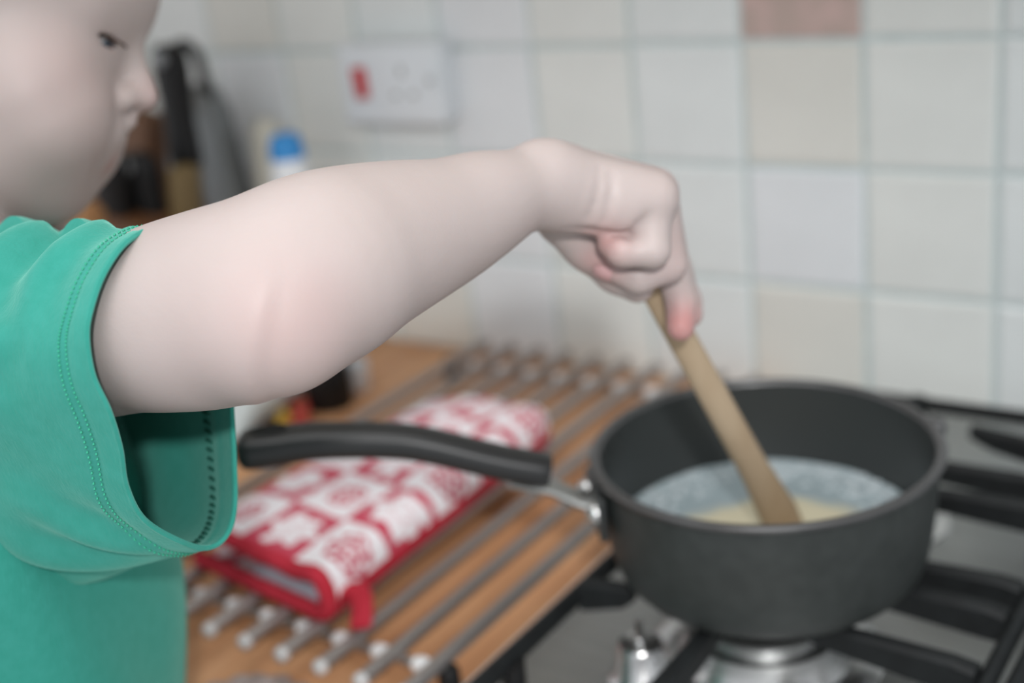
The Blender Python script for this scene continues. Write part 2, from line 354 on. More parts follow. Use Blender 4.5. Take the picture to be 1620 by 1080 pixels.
# ------------------------------------------------------------------ steel rack of rods
rack = thing('rod_rack', (-.2, -2.74, -3), 'steel rack of parallel rods lying on the worktop beside the hob', 'rack')
ZRD = -2.76; RX = [1.18-.31*k for k in range(10)]
first = None; rx0 = None
for k, x in enumerate(RX):
    if first is None:
        g = G(); rod(g, (x+.012, -5.17, ZRD), (x-.045, -.30, ZRD), .048, 12); first = build('rod', g, M['rod'], rack); g = G(); lathe(g, [(.049, .03), (.049, -.005), (.038, -.02), (.001, -.028)], (x+.012, -5.17, ZRD), 12, (-.012, 1, 0)); cap = build('lit_rod_end', g, mat('lit_rod_end', (205, 203, 203), .3), first)  # flash-lit rod ends painted as paler caps
    else:
        o = instance(first); o.location = Vector(first.location)+Vector(((x-RX[0])*S, 0, 0)); c_ = instance(cap, o)
cz = ZRD-.083
for y_, dx in ((-4.79, .01), (-.70, -.042)):
    g = G(); rod(g, (RX[-1]-.14+dx, y_, cz), (RX[0]+.07+dx, y_, cz), .035, 10); cr = build('cross_rod', g, M['rod'], rack)
    sp0 = None
    for k in range(len(RX)-1):
        xm = RX[k]-.155+dx
        if sp0 is None:
            g = G(); lathe(g, [(.034, -.068), (.044, -.06), (.052, -.04), (.055, 0), (.052, .04), (.044, .06), (.034, .068)], (xm, y_, cz), 16, (1, 0, 0)); sp0 = build('spacer', g, M['spacer'], rack); x00 = xm
        else:
            o = instance(sp0); o.location = Vector(sp0.location)+Vector(((xm-x00)*S, 0, 0))
    for xe in (RX[-1]-.16+dx, RX[0]+.035+dx):
        g = G(); lathe(g, [(.001, -3.0), (.06, -3.0), (.07, -2.97), (.065, cz+.03), (.04, cz+.06), (.001, cz+.065)], (xe, y_, 0), 14); build('foot', g, M['black'], rack)

# ------------------------------------------------------------------ folded oven mitt on the rack
ZF = ZRD+.085
mitt = thing('oven_mitt', (-.3, -3.3, ZF), 'red and white printed oven mitt folded flat on the steel rack', 'oven mitt')
FLc, FRc, BRc, BLc = np.array([-1.0, -4.62]), np.array([.37, -4.80]), np.array([.24, -1.92]), np.array([-.76, -1.97])
TH = .27
def mitt_pt(s, t):                       # s 0..1 left to right, t 0..1 front to back, plan position
    q = (FLc*(1-s)+FRc*s)*(1-t)+(BLc*(1-s)+BRc*s)*t
    e = max(0, (t-.86)/.14); c_ = .5+(s-.5)*math.sqrt(max(0, 1-e*e*.85))
    q = (FLc*(1-c_)+FRc*c_)*(1-t)+(BLc*(1-c_)+BRc*c_)*t
    return q
def mprof(n_in):                         # outer C profile: bottom left -> fold on the right -> top left ; returns (s, z) list
    out = []
    for k in range(9): out.append((k/8*.93, 0.0))
    for k in range(1, 8):
        a = -math.pi/2+math.pi*k/8; out.append((.93+.07*math.cos(a), TH/2+TH/2*math.sin(a)))
    for k in range(17): out.append((.93-.93*k/16, TH))
    return out
prof = mprof(0); NP = len(prof); NTt = 40
def mz(s, z, t):
    k = z/TH
    sag = .045*math.sin(math.pi*min(1, s/.9))*(k > .5)*.3
    w = 1-.55*max(0, (t-.8)/.2)**2
    lift = .025*noise.noise(Vector((s*3, t*7, 1.3)))+.02*noise.noise(Vector((s*7, t*14, 4)))
    left = -.07*max(0, (.25-s)/.25)**1.5
    return ZF+z*w+(lift+left-sag)*k
g = G(); v = []; uvs = []
for j in range(NTt+1):
    t = j/NTt
    for (s, z) in prof:
        q = mitt_pt(s, t); v.append((q[0], q[1], mz(s, z, t)))
f = [(j*NP+i, j*NP+i+1, (j+1)*NP+i+1, (j+1)*NP+i) for j in range(NTt) for i in range(NP-1)]
g.add(v, f)
pm = mat('mitt_print', (240, 236, 238), .9, spec=.1, Sheen_Weight=.2); b = pm.node_tree.nodes['Principled BSDF']
uvn = nd(pm, 'ShaderNodeUVMap'); uvn.uv_map = 'print'
ck = nd(pm, 'ShaderNodeTexChecker'); ck.inputs['Scale'].default_value = 1; lk(pm, uvn.outputs[0], ck.inputs['Vector'])
ck.inputs[1].default_value = (1, 1, 1, 1); ck.inputs[2].default_value = (0, 0, 0, 1)
fr_ = nd(pm, 'ShaderNodeVectorMath', operation='FRACTION'); lk(pm, uvn.outputs[0], fr_.inputs[0])
sb = nd(pm, 'ShaderNodeVectorMath', operation='SUBTRACT'); sb.inputs[1].default_value = (.5, .5, 0); lk(pm, fr_.outputs[0], sb.inputs[0])
sx = nd(pm, 'ShaderNodeSeparateXYZ'); lk(pm, sb.outputs[0], sx.inputs[0])
def mth(op, a, b_=None, c=None):
    n = nd(pm, 'ShaderNodeMath', operation=op)
    for i, q in enumerate((a, b_, c)):
        if q is None: continue
        if isinstance(q, (int, float)): n.inputs[i].default_value = q
        else: lk(pm, q, n.inputs[i])
    return n.outputs[0]
ang = mth('ARCTAN2', sx.outputs[1], sx.outputs[0]); rad_ = mth('SQRT', mth('ADD', mth('MULTIPLY', sx.outputs[0], sx.outputs[0]), mth('MULTIPLY', sx.outputs[1], sx.outputs[1])))
wob = nd(pm, 'ShaderNodeTexNoise'); wob.inputs['Scale'].default_value = 5.5; wob.inputs['Detail'].default_value = 3; lk(pm, uvn.outputs[0], wob.inputs['Vector'])
pet = mth('ADD', mth('MULTIPLY_ADD', mth('COSINE', mth('MULTIPLY', ang, 6.0)), .06, .34), mth('MULTIPLY', mth('SUBTRACT', wob.outputs['Fac'], .5), .5))
inside = mth('LESS_THAN', rad_, pet); hole = mth('LESS_THAN', mth('ABSOLUTE', mth('SUBTRACT', rad_, .15)), .035)
spots = mth('GREATER_THAN', mth('COSINE', mth('MULTIPLY', rad_, 62.0)), .1)
motif = mth('MULTIPLY', inside, mth('SUBTRACT', 1.0, mth('MULTIPLY', hole, spots)))
shr = mth('MULTIPLY', inside, mth('GREATER_THAN', mth('ADD', mth('COSINE', mth('MULTIPLY', ang, 8.0)), mth('COSINE', mth('MULTIPLY', rad_, 50.0))), -.25))
w1 = mth('MULTIPLY', ck.outputs['Fac'], mth('SUBTRACT', 1.0, mth('MULTIPLY', shr, mth('LESS_THAN', rad_, .3))))
w2 = mth('MULTIPLY', mth('SUBTRACT', 1.0, ck.outputs['Fac']), motif)
mx = nd(pm, 'ShaderNodeMix', data_type='RGBA'); mx.inputs['A'].default_value = (*lin((198, 70, 92)), 1); mx.inputs['B'].default_value = (*lin((240, 234, 238)), 1)
lk(pm, mth('ADD', w1, w2), mx.inputs['Factor']); lk(pm, mx.outputs['Result'], b.inputs['Base Color'])
cov = build('cover', g, pm, mitt)
uv = cov.data.uv_layers.new(name='print')
acc = [0]
for i in range(1, NP): acc.append(acc[-1]+math.hypot((prof[i][0]-prof[i-1][0])*1.36, prof[i][1]-prof[i-1][1]))
tot = acc[-1]
for lp in cov.data.loops:
    j, i = divmod(lp.vertex_index, NP); uv.data[lp.index].uv = ((tot-acc[i])/.52, (j/NTt*2.75)/.52+1.0)
sm = cov.modifiers.new('sol', 'SOLIDIFY'); sm.thickness = .0045; sm.offset = -1
# red binding round the open front edge, and along the left side
g = G(); path = [np.array([*mitt_pt(s, 0), mz(s, z, 0)]) for s, z in prof]; path = [p+np.array([0, -.01, 0]) for p in path]
tube(g, path, .058, 8, True); tube(g, [np.array([*mitt_pt(0, t), mz(0, TH, t)]) for t in np.linspace(0, .98, 24)], .03, 8)
build('binding', g, M['red'], mitt)
g = G(); path = [np.array([*(mitt_pt(1, t)), mz(1, TH*.32, t)]) for t in np.linspace(.01, .97, 26)]; tube(g, path, .085, 8, True, (.62, 1.15), upv=np.array([0, 0, 1.])); build('side_seam', g, M['red'], mitt)
g = G(); v = []
for s in np.linspace(.45, .9, 10):
    for t in (.0, .3): q = mitt_pt(s, t); v.append((q[0], q[1]-.0, mz(s, TH*.42, t)))
g.add(v, [(2*i, 2*i+2, 2*i+3, 2*i+1) for i in range(9)]); li = build('lining', g, M['lining'], mitt); sm = li.modifiers.new('sol', 'SOLIDIFY'); sm.thickness = .006
g = G(); lp = crom([mitt_pt(1, .03).tolist()+[ZF+.13], (.48, -4.66, ZF+.14), (.59, -4.76, ZF+.10), (.67, -4.88, ZF+.05)], 6)
tube(g, lp, .055, 10, True, (1.2, .45), upv=np.array([0, 0, 1.])); build('hanging_loop', g, M['red'], mitt)

# ------------------------------------------------------------------ cooker socket on the wall
sk = thing('cooker_socket', (-2.43, 0, -.70), 'white wall socket with a red rocker switch on the tiles', 'socket')
x0, x1, z0, z1, dp = -3.04, -1.83, -.66, .10, .30
g = G(); box(g, ((x0+x1)/2, -dp*.4-.02, (z0+z1)/2), (x1-x0-.03, dp*.78, z1-z0-.03), .03); build('back_box', g, M['plate'], sk)
g = G(); box(g, ((x0+x1)/2, -dp*.86, (z0+z1)/2), (x1-x0, dp*.28, z1-z0), .045, seg=3); build('face_plate', g, M['plate'], sk)
yf = -dp
def onf(px, py): q = ony(px, py, yf); return q[0], q[2]
sx_, sz_ = onf(575, 130); g = G()
box(g, (sx_, yf-.012, sz_), (.2, .03, .36), .02); rk = build('switch_surround', g, M['plate'], sk)
g = G(); box(g, (sx_, yf-.04, sz_), (.145, .06, .3), .02, np.array([[1, 0, 0], [0, math.cos(.12), -math.sin(.12)], [0, math.sin(.12), math.cos(.12)]])); build('red_rocker', g, M['red_sw'], sk)
for px, py, w, h in ((634, 113, .05, .085), (626, 150, .075, .045), (654, 150, .075, .045)):
    a, c = onf(px, py); g = G(); box(g, (a, yf+.001, c), (w, .012, h), .004); build('socket_slot', g, M['plate_hole'], sk)
a, c = onf(684, 123); g = G(); box(g, (a, yf-.02, c), (.1, .05, .17), .02); build('socket_switch', g, M['plate'], sk)
g = G(); box(g, (a, yf-.046, c-.02), (.04, .004, .05), .001); build('switch_mark', g, M['plate_hole'], sk)
for xs in (x0+.12, x1-.1):
    g = G(); lathe(g, [(.032, 0), (.03, .012), (.001, .016)], (xs, yf, (z0+z1)/2-.02), 12, (0, -1, 0)); build('screw', g, M['plate'], sk)

# ------------------------------------------------------------------ things at the back on the left
def knife(name, pa, pb, y_, wid, label):
    a = ony(*pa, y_); b = ony(*pb, y_); d = b-a; L = np.linalg.norm(d); d /= L
    t = thing(name, tuple(b), label, 'knife', 'black handled knives in the block')
    g = G(); n = 14; pts = [a+d*L*q for q in np.linspace(0, 1, n)]
    r = np.interp(np.linspace(0, 1, n), [0, .06, .2, .6, .95, 1], [.55, .95, 1, .85, .95, .8])*wid
    tube(g, pts, r, 12, True, (1, .62), upv=np.array([0, 1., 0])); build('handle', g, M['black'], t)
    for q in (.1,):
        c_ = a+d*L*q+np.array([.02, -wid*.62, .0]); g = G(); lathe(g, [(.075, -.03), (.075, .03), (.05, .045), (.001, .05)], c_, 12, (.45, -.9, .1)); build('rivet', g, mat('rivet_grey', (128, 131, 134), .4), t)
    g = G(); tube(g, [b-d*.05, b+d*.9], [wid*.8, wid*.6], 8, True, (1, .12), upv=np.array([0, 1., 0])); build('blade', g, M['steel'], t)
    return t
knife('kitchen_knife', (264, 70), (296, 262), -1.5, .21, 'black riveted knife handle standing up tallest beside the boy\'s nose')
knife('kitchen_knife', (212, 240), (255, 420), -1.9, .24, 'black riveted knife handle lower down, below the boy\'s mouth')
knife('kitchen_knife', (166, 236), (196, 410), -2.15, .22, 'black knife handle nearest the boy\'s chin')
# slanted wooden block
bl = thing('knife_block', (-4.7, -1.85, -3), 'brown wooden knife block standing against the tiled wall', 'knife block')
q = ony(232, 330, -1.1)
Rb = np.array([[math.cos(.22), 0, math.sin(.22)], [0, 1, 0], [-math.sin(.22), 0, math.cos(.22)]])
g = G(); box(g, (-4.6, -1.85, -1.97), (.95, .95, 1.8), .06, Rb); build('block_body', g, M['block'], bl)
q2 = ony(215, 215, -1.5); g = G(); box(g, (q2[0]-.14, -1.42, q2[2]-.5), (.5, .26, 1.5), .05, Rb); build('back_board', g, M['block'], bl)
q3 = ony(272, 300, -1.75); g = G(); box(g, (q3[0]+.02, -1.75, q3[2]-.7), (.2, .25, 1.9), .04, Rb); build('corner_board', g, M['olive'], bl)
# grey metal jug
q = ony(330, 300, -.6)
jug = thing('metal_jug', (q[0], -.6, -3), 'grey metal jug standing between the knives and blue-capped bottle', 'jug')
zt = ony(330, 150, -.6)[2]
g = G(); lathe(g, [(.001, -3), (.4, -3), (.45, -2.93), (.45, -1.6), (.43, -1.2), (.38, zt-.2), (.3, zt), (.24, zt+.08), (.001, zt+.1)], (q[0], -.6, 0), 36); build('body', g, M['jug'], jug)
a = ony(285, 72, -.6); g = G(); tube(g, crom([(q[0]-.36, -.6, zt-.1), (a[0]-.05, -.6, a[2]-.02), (a[0]+.2, -.6, a[2]-.06), ony(322, 120, -.6), ony(335, 175, -.6)], 6), .055, 10); build('handle', g, M['black'], jug)
# cream container and white bottle with blue cap
a = ony(419, 190, -.32); b_ = a+np.array([-.16, 0, -1.5])
cr = thing('cream_tube', (a[0]-.2, -.35, -3), 'pale cream upright tube leaning beside the grey jug', 'container')
d = (a-b_)/np.linalg.norm(a-b_); base_ = b_+d*((-2.97-b_[2])/d[2])
g = G(); tube(g, [base_, base_+d*.1, a-d*.1, a], [.15, .17, .16, .1], 16); build('body', g, M['cream'], cr)
c0 = ony(452, 230, -.8); bt = thing('plastic_bottle', (c0[0], -.8, -3), 'white plastic bottle with a bright blue cap by the tiles', 'bottle')
zc1 = ony(452, 212, -.8)[2]; zc0 = ony(452, 250, -.8)[2]
g = G(); lathe(g, [(.001, -3), (.24, -3), (.27, -2.95), (.27, -1.9), (.25, -1.6), (.19, zc0-.12), (.17, zc0), (.16, zc0+.02), (.001, zc0+.02)], (c0[0], -.8, 0), 28); build('body', g, M['white'], bt)
g = G(); lathe(g, [(.17, zc0), (.168, zc0+.1), (.15, zc1-.05), (.11, zc1), (.001, zc1+.01)], (c0[0], -.8, 0), 28); build('cap', g, M['blue'], bt)
# packet and black jar under the arm
pk = thing('crumpled_packet', tuple(onz(420, 660, -2.95)), 'white crumpled packet with red and yellow print under the arm', 'packet')
A, B, Cc, Dd = onz(375, 700, -2.9), onz(505, 610, -2.9), onz(470, 568, -2.9), onz(310, 655, -2.9)
g = G(); v = []; NX = 14
for i in range(NX+1):
    for j in range(NX+1):
        s, t = i/NX, j/NX; q = (A*(1-s)+B*s)*(1-t)+(Dd*(1-s)+Cc*s)*t
        h = .5*(math.sin(math.pi*(.02+.98*t))**.5)*(.55+.45*math.sin(math.pi*s)) + .07*noise.noise(Vector((s*5, t*5, 2)))
        v.append((q[0], q[1], -2.97+max(.02, h)))
g.add(v, [(i*(NX+1)+j, (i+1)*(NX+1)+j, (i+1)*(NX+1)+j+1, i*(NX+1)+j+1) for i in range(NX) for j in range(NX)])
p_ = build('wrapper', g, mat('packet_white', (222, 230, 230), .35), pk); sm = p_.modifiers.new('sol', 'SOLIDIFY'); sm.thickness = .002; sm.offset = -1
def patch(name, col, pts, zz):
    g = G(); v = [onz(*q, zz) for q in pts]; lo = [np.array([q[0], q[1], -2.99]) for q in v]; n = len(v)
    g.add([*v, *lo], [tuple(range(n))]+[(i, i+n, (i+1) % n+n, (i+1) % n) for i in range(n)]); return build(name, g, mat(name+'_col', col, .4), pk, smooth=False)
patch('yellow_print', (216, 176, 70), [(425, 664), (452, 640), (470, 650), (440, 674)], -2.9)
patch('red_print', (196, 74, 62), [(452, 640), (486, 630), (488, 655), (462, 668)], -2.9)
patch('black_edge', (28, 28, 28), [(375, 705), (440, 652), (436, 664), (395, 712)], -2.88)
c_ = onz(520, 618, -2.85)
bj = thing('black_jar', (c_[0], c_[1], -3), 'small black jar with a dark lid standing under the elbow', 'jar')
g = G(); lathe(g, [(.001, -3), (.2, -3), (.22, -2.96), (.22, -2.6), (.18, -2.52)], (c_[0], c_[1], 0), 24); build('body', g, M['black'], bj)
g = G(); lathe(g, [(.2, -2.52), (.2, -2.4), (.17, -2.38), (.001, -2.38)], (c_[0], c_[1], 0), 24); build('lid', g, M['black'], bj)
c_ = onz(566, 600, -2.9); gl = thing('highlight_cup', (c_[0], c_[1], -3), 'small pale grey cup shape standing in for a steel highlight behind the black jar', 'cup')  # steel highlight put in as a pale cup shape
g = G(); lathe(g, [(.001, -3), (.09, -3), (.11, -2.97), (.12, -2.72), (.115, -2.72), (.1, -2.95), (.001, -2.96)], (c_[0], c_[1], 0), 20); build('body', g, M['plate'], gl)
# wooden odds and ends behind the chin
q = ony(140, 345, -2.75); ws = thing('spatula_handle', (q[0], -2.75, -3), 'light tan wooden handle just below the boy\'s chin', 'utensil')
g = G(); tube(g, [(q[0]+.1, -2.75, -2.99), (q[0], -2.75, q[2]-.1), (q[0], -2.75, q[2]+.05), (q[0], -2.75, q[2]+.12)], [.14, .16, .17, .11], 14, True, (1, .6)); build('handle', g, M['tan'], ws)
q = ony(50, 352, -2.4); ws = thing('wooden_ladle', (q[0], -2.4, -3), 'wooden utensil with a rounded end behind the shirt shoulder', 'utensil')
g = G(); tube(g, [(q[0]+.5, -2.4, -2.99), (q[0]+.18, -2.4, q[2]-.35), (q[0], -2.4, q[2])], [.08, .085, .08], 12); ball(g, (q[0], -2.4, q[2]), .13, 14); build('handle', g, M['tan'], ws)
q = ony(20, 345, -1.6); bd = thing('wooden_board', (q[0]-.4, -1.4, -3), 'dark brown wooden board propped behind the boy\'s neck', 'board')
g = G(); box(g, (q[0]-.6, -1.35, -1.6), (1.9, .2, 2.8), .05, np.array([[1, 0, 0], [0, math.cos(.1), -math.sin(.1)], [0, math.sin(.1), math.cos(.1)]])); build('board', g, M['block'], bd)

# ================================================================== the boy
# one continuous skin surface: blended solids -> surface nets
PR = []                                   # primitives: (kind, data, k, sign, centre, reach, group)
HUGE = 9.0
def cone(a, b, ra, rb, k=.1, sg=1, grp=0):
    a = np.array(a, float); b = np.array(b, float)
    c = (a+b)/2; PR.append(('c', (a, b, ra, rb), k, sg, c, np.linalg.norm(b-a)/2+max(ra, rb), grp))
def ell(c, r, R=None, k=.1, sg=1, grp=0):
    c = np.array(c, float); r = np.array(r, float); R = np.eye(3) if R is None else np.array(R)
    PR.append(('e', (c, r, R), k, sg, c, r.max(), grp))
def sdf_prim(p, pts):
    kd, d = p[0], p[1]
    if kd == 'c':
        a, b, ra, rb = d; ba = b-a; l2 = ba@ba
        pa = pts-a; h = np.clip(pa@ba/max(l2, 1e-9), 0, 1)
        return np.linalg.norm(pa-h[:, None]*ba, axis=1)-(ra+(rb-ra)*h)
    c, r, R = d; q = (pts-c)@R.T                       # rows of R: local axes
    k0 = np.linalg.norm(q/r, axis=1); k1 = np.linalg.norm(q/(r*r), axis=1)
    return np.where(k1 < 1e-9, -r.min(), k0*(k0-1)/np.maximum(k1, 1e-9))
def sdf(pts, bc=None, brad=None):
    out = np.full(len(pts), HUGE); parts = {}
    for p in PR:
        if bc is not None and np.linalg.norm(p[4]-bc) > p[5]+brad+.3: continue
        d = sdf_prim(p, pts); k = p[2]; g_ = p[6]
        cur = parts.get(g_)
        if p[3] > 0:
            if cur is None: parts[g_] = d
            else:
                h = np.maximum(k-np.abs(cur-d), 0)/k; parts[g_] = np.minimum(cur, d)-h*h*k*.25
        elif cur is not None:
            h = np.maximum(k-np.abs(cur+d), 0)/k; parts[g_] = np.maximum(cur, -d)+h*h*k*.25
    for g_, k in GROUPS:
        if g_ in parts:
            d = parts[g_]
            if k <= 0: out = np.minimum(out, d)
            else:
                h = np.maximum(k-np.abs(out-d), 0)/k; out = np.minimum(out, d)-h*h*k*.25
    return out
def surface_nets(vox, B=16):
    lo = np.min([p[4]-p[5] for p in PR if p[3] > 0], axis=0)-.2; hi = np.max([p[4]+p[5] for p in PR if p[3] > 0], axis=0)+.2
    nb = np.ceil((hi-lo)/(vox*B)).astype(int)
    I, J, K = np.meshgrid(*[np.arange(n) for n in nb], indexing='ij'); bl = np.c_[I.ravel(), J.ravel(), K.ravel()]
    cen = lo+(bl+.5)*B*vox; act = np.abs(sdf(cen)) < B*vox*1.0+.06
    bl = bl[act]; kk = np.arange(B+1); gx, gy, gz = np.meshgrid(kk, kk, kk, indexing='ij'); off = np.c_[gx.ravel(), gy.ravel(), gz.ravel()]
    NY, NZ = int(nb[1]*B+2), int(nb[2]*B+2)
    keyf = lambda c: (c[..., 0].astype(np.int64)*NY+c[..., 1])*NZ+c[..., 2]
    VK, VP, QS = [], [], []
    br = B*vox*.5*1.8
    corners = np.array([[a, b, c] for a in (0, 1) for b in (0, 1) for c in (0, 1)])
    edges = [(0, 4), (1, 5), (2, 6), (3, 7), (0, 2), (1, 3), (4, 6), (5, 7), (0, 1), (2, 3), (4, 5), (6, 7)]
    for b in bl:
        bc = lo+(b+.5)*B*vox
        F = sdf(lo+(b*B+off)*vox, bc, br).reshape(B+1, B+1, B+1)
        if F.min() > 0 or F.max() < 0: continue
        cv = [F[a:a+B, bb:bb+B, c:c+B] for a, bb, c in corners]
        ins = np.stack([c < 0 for c in cv], -1); s = ins.sum(-1); cells = np.argwhere((s > 0) & (s < 8))
        if not len(cells): continue
        vals = np.stack([c[tuple(cells.T)] for c in cv], -1)
        acc = np.zeros((len(cells), 3)); cnt = np.zeros(len(cells))
        for a, e in edges:
            va, ve = vals[:, a], vals[:, e]; m = (va < 0) != (ve < 0); t = np.where(m, va/np.where(m, va-ve, 1), 0)
            acc += m[:, None]*(corners[a]+(corners[e]-corners[a])*t[:, None]); cnt += m
        gc = cells+b*B; VK.append(keyf(gc)); VP.append(lo+(gc+acc/cnt[:, None])*vox)
        for ax in range(3):
            sl = [slice(0, B)]*3; sl2 = [slice(0, B)]*3; sl2[ax] = slice(1, B+1)
            f0, f1 = F[tuple(sl)], F[tuple(sl2)]; e = np.argwhere((f0 < 0) != (f1 < 0))
            if not len(e): continue
            flip = f0[tuple(e.T)] < 0; ge = e+b*B; u, w = (ax+1) % 3, (ax+2) % 3
            du = np.eye(3, dtype=int)[u]; dw = np.eye(3, dtype=int)[w]
            q = np.stack([keyf(ge-du-dw), keyf(ge-dw), keyf(ge), keyf(ge-du)], 1)
            q[~flip] = q[~flip][:, ::-1]; QS.append(q)
    VK = np.concatenate(VK); VP = np.concatenate(VP); QS = np.concatenate(QS)
    o = np.argsort(VK); VK = VK[o]; VP = VP[o]; ix = np.searchsorted(VK, QS); ix = np.clip(ix, 0, len(VK)-1)
    ok = (VK[ix] == QS).all(1); Q = ix[ok]
    n = len(VP); E_ = np.concatenate([Q[:, [0, 1]], Q[:, [1, 2]], Q[:, [2, 3]], Q[:, [3, 0]]])
    for it in range(2):                                # light relaxation
        sm = np.zeros((n, 3)); c = np.zeros(n)
        for a, b in ((0, 1), (1, 0)):
            for ax in range(3): sm[:, ax] += np.bincount(E_[:, a], VP[E_[:, b], ax], n)
            c += np.bincount(E_[:, a], minlength=n)
        VP = VP+.5*(sm/np.maximum(c, 1)[:, None]-VP)
    return VP, Q
BODY, HEAD, HANDP, F5, F4, F3, F2, TH_ = range(8)
GROUPS = [(BODY, 0), (HEAD, .1), (HANDP, .12), (F2, .04), (F3, .03), (F4, .02), (TH_, .03), (F5, .02)]

# ---- right arm (surveyed silhouette), upper arm to wrist
arm = [(-60, 600, 5.55, .32), (70, 562, 5.22, .30), (200, 524, 4.94, .312), (262, 504, 4.80, .345), (340, 488, 4.70, .360), (420, 463, 4.63, .352), (500, 428, 4.70, .352), (560, 400, 4.83, .325), (630, 375, 4.99, .292), (700, 352, 5.15, .252), (760, 325, 5.28, .219), (810, 306, 5.38, .178), (862, 288, 5.48, .155)]
A_ = crom([[*P(x, y, D), r] for x, y, D, r in arm], 4)
for i in range(len(A_)-1): cone(A_[i, :3], A_[i+1, :3], A_[i, 3], A_[i+1, 3], .012)
cone(P(425, 530, 4.5), P(450, 535, 4.5), .2, .16, .16)                      # point of the elbow
wd0 = (FW*.9+UP*.1)*.07
cone(P(790, 312, 5.40)+wd0, P(872, 292, 5.54)+wd0*1.4, .145, .14, .05)        # radial side of the wrist
cone(P(852, 272, 5.44), P(862, 272, 5.44), .11, .10, .06)                     # ulna knob
# ---- right hand
def H(x, y, D): return P(x, y, D)
for a, b, ra, rb in (((872, 290, 5.52), (1028, 315, 5.60), .165, .135), ((880, 278, 5.66), (1032, 306, 5.78), .15, .125), ((885, 276, 5.80), (1032, 304, 5.95), .14, .122), ((885, 282, 5.9), (1024, 320, 6.12), .13, .118)):
    cone(H(*a), H(*b), ra*.97, rb*.97, .07, 1, HANDP)
cone(H(895, 320, 5.54), H(985, 338, 5.58), .12, .11, .07, 1, HANDP)          # heel of the hand
def finger(grp, pts, k=.05):
    for (a, b) in zip(pts[:-1], pts[1:]): cone(H(*a[:3]), H(*b[:3]), a[3], b[3], k, 1, grp)
finger(F5, [(1026, 322, 5.60, .108), (1033, 396, 5.58, .076), (984, 396, 5.57, .072), (966, 385, 5.60, .062)], .02)
finger(F4, [(1034, 312, 5.80, .110), (1059, 418, 5.80, .080), (1010, 438, 5.76, .074), (964, 420, 5.78, .066)], .02)
finger(F3, [(1034, 308, 5.98, .112), (1064, 425, 5.98, .084), (1078, 478, 6.00, .073), (1077, 517, 5.97, .067)], .02)
finger(F2, [(1028, 318, 6.14, .110), (1068, 428, 6.16, .082), (1087, 476, 6.18, .070), (1092, 498, 6.16, .062)], .02)
finger(TH_, [(892, 344, 5.78, .13), (932, 388, 5.84, .108), (975, 428, 5.90, .092), (1008, 452, 5.93, .08)], .06)
def trace(pts_):                                  # where sight lines meet the skin built so far
    d = np.array([P(x, y, 1.)-CAM for x, y in pts_]); n_ = np.linalg.norm(d, axis=1); t = np.full(len(d), 4.0)
    for _ in range(40): t += np.clip(sdf(CAM+d*t[:, None]), -.05, .4)*.8/n_
    return CAM+d*t[:, None]
# creases: heel of the hand, root of the little finger, finger joints
CR = [([(995, 371), (1012, 356), (1028, 340)], .016, .008), ([(995, 371), (1010, 386)], .012, .006), ([(1073, 482), (1060, 486)], .014, .010), ([(880, 360), (930, 366), (995, 371)], .012, .016),
      ([(930, 262), (922, 300), (908, 335)], .008, .008), ([(948, 268), (944, 305), (932, 345)], .008, .008), ([(968, 276), (966, 315), (958, 350)], .008, .008), ([(900, 262), (890, 300), (878, 335)], .012, .012)]
for pts_, ra, rb in CR:
    q = trace(pts_)
    for a, b_ in zip(q[:-1], q[1:]): PR_new = cone(a, b_, ra, rb, .03, -1, HANDP); PR_new = cone(a, b_, ra, rb, .03, -1, F5)

# ---- head, drawn in its own frame (1 unit = 1 mm * .3146)
HO = P(60, 150, 6.45); HS = 6.45/FPX
hX = RT*.985+FW*.17; hX /= np.linalg.norm(hX); hY = np.cross(UP, hX); hY /= np.linalg.norm(hY); hZ = np.cross(hX, hY)
HR = np.array([hX, hY, hZ])
def Hd(x, y, z): return HO+HS*(hX*x+hY*y+hZ*z)
def hc(a, b, ra, rb, k=30, sg=1): cone(Hd(*a), Hd(*b), ra*HS, rb*HS, k*HS, sg, HEAD)
def he(c, r, k=30, sg=1, tilt=0):
    R_ = HR
    if tilt: ct, st = math.cos(tilt), math.sin(tilt); R_ = np.array([hX*ct+hZ*st, hY, -hX*st+hZ*ct])
    ell(Hd(*c), np.array(r)*HS, R_, k*HS, sg, HEAD)
he((-105, 0, 190), (285, 226, 236))                                  # cranium
he((-14, 0, 0), (138, 178, 186), 50)                                # face
for s in (-1, 1):
    hc((30, s*98, -55), (10, s*110, -20), 84, 84, 60)                 # cheeks
    hc((8, s*34, -142), (-150, s*128, -112), 40, 50, 80)             # jaw
    hc((104, s*28, 122), (78, s*100, 118), 24, 28, 40)                # brow
he((75, 0, 190), (98, 165, 110), 50)                                  # forehead
he((70, 0, -66), (56, 62, 50), 30)                                    # muzzle
hc((26, -16, -152), (26, 16, -152), 36, 36, 18)                       # chin
hc((126, 0, 100), (156, 0, 30), 17, 19, 34)                           # bridge
hc((162, 0, 2), (158, 0, 8), 23, 23, 16)                              # tip
for s in (-1, 1):
    hc((134, s*27, -8), (138, s*22, -4), 20, 20, 14)                  # wings
hc((142, 0, -10), (138, 0, -38), 12, 14, 14)                          # columella, philtrum
for s in (-1, 1):
    hc((122, s*34, 100), (112, s*88, 102), 4, 4, 22, -1)                         # eye sockets
    hc((150, s*12, -30), (142, s*14, -18), 6, 6, 6, -1)               # nostrils
hc((108, -22, -58), (108, 22, -58), 24, 24, 14)                       # upper lip
hc((98, -16, -84), (98, 16, -84), 13, 13, 8)
hc((80, -16, -108), (80, 16, -108), 18, 18, 10)                       # lower lip
hc((101, -26, -96), (101, 26, -96), 3, 3, 6, -1)                      # mouth line
pass
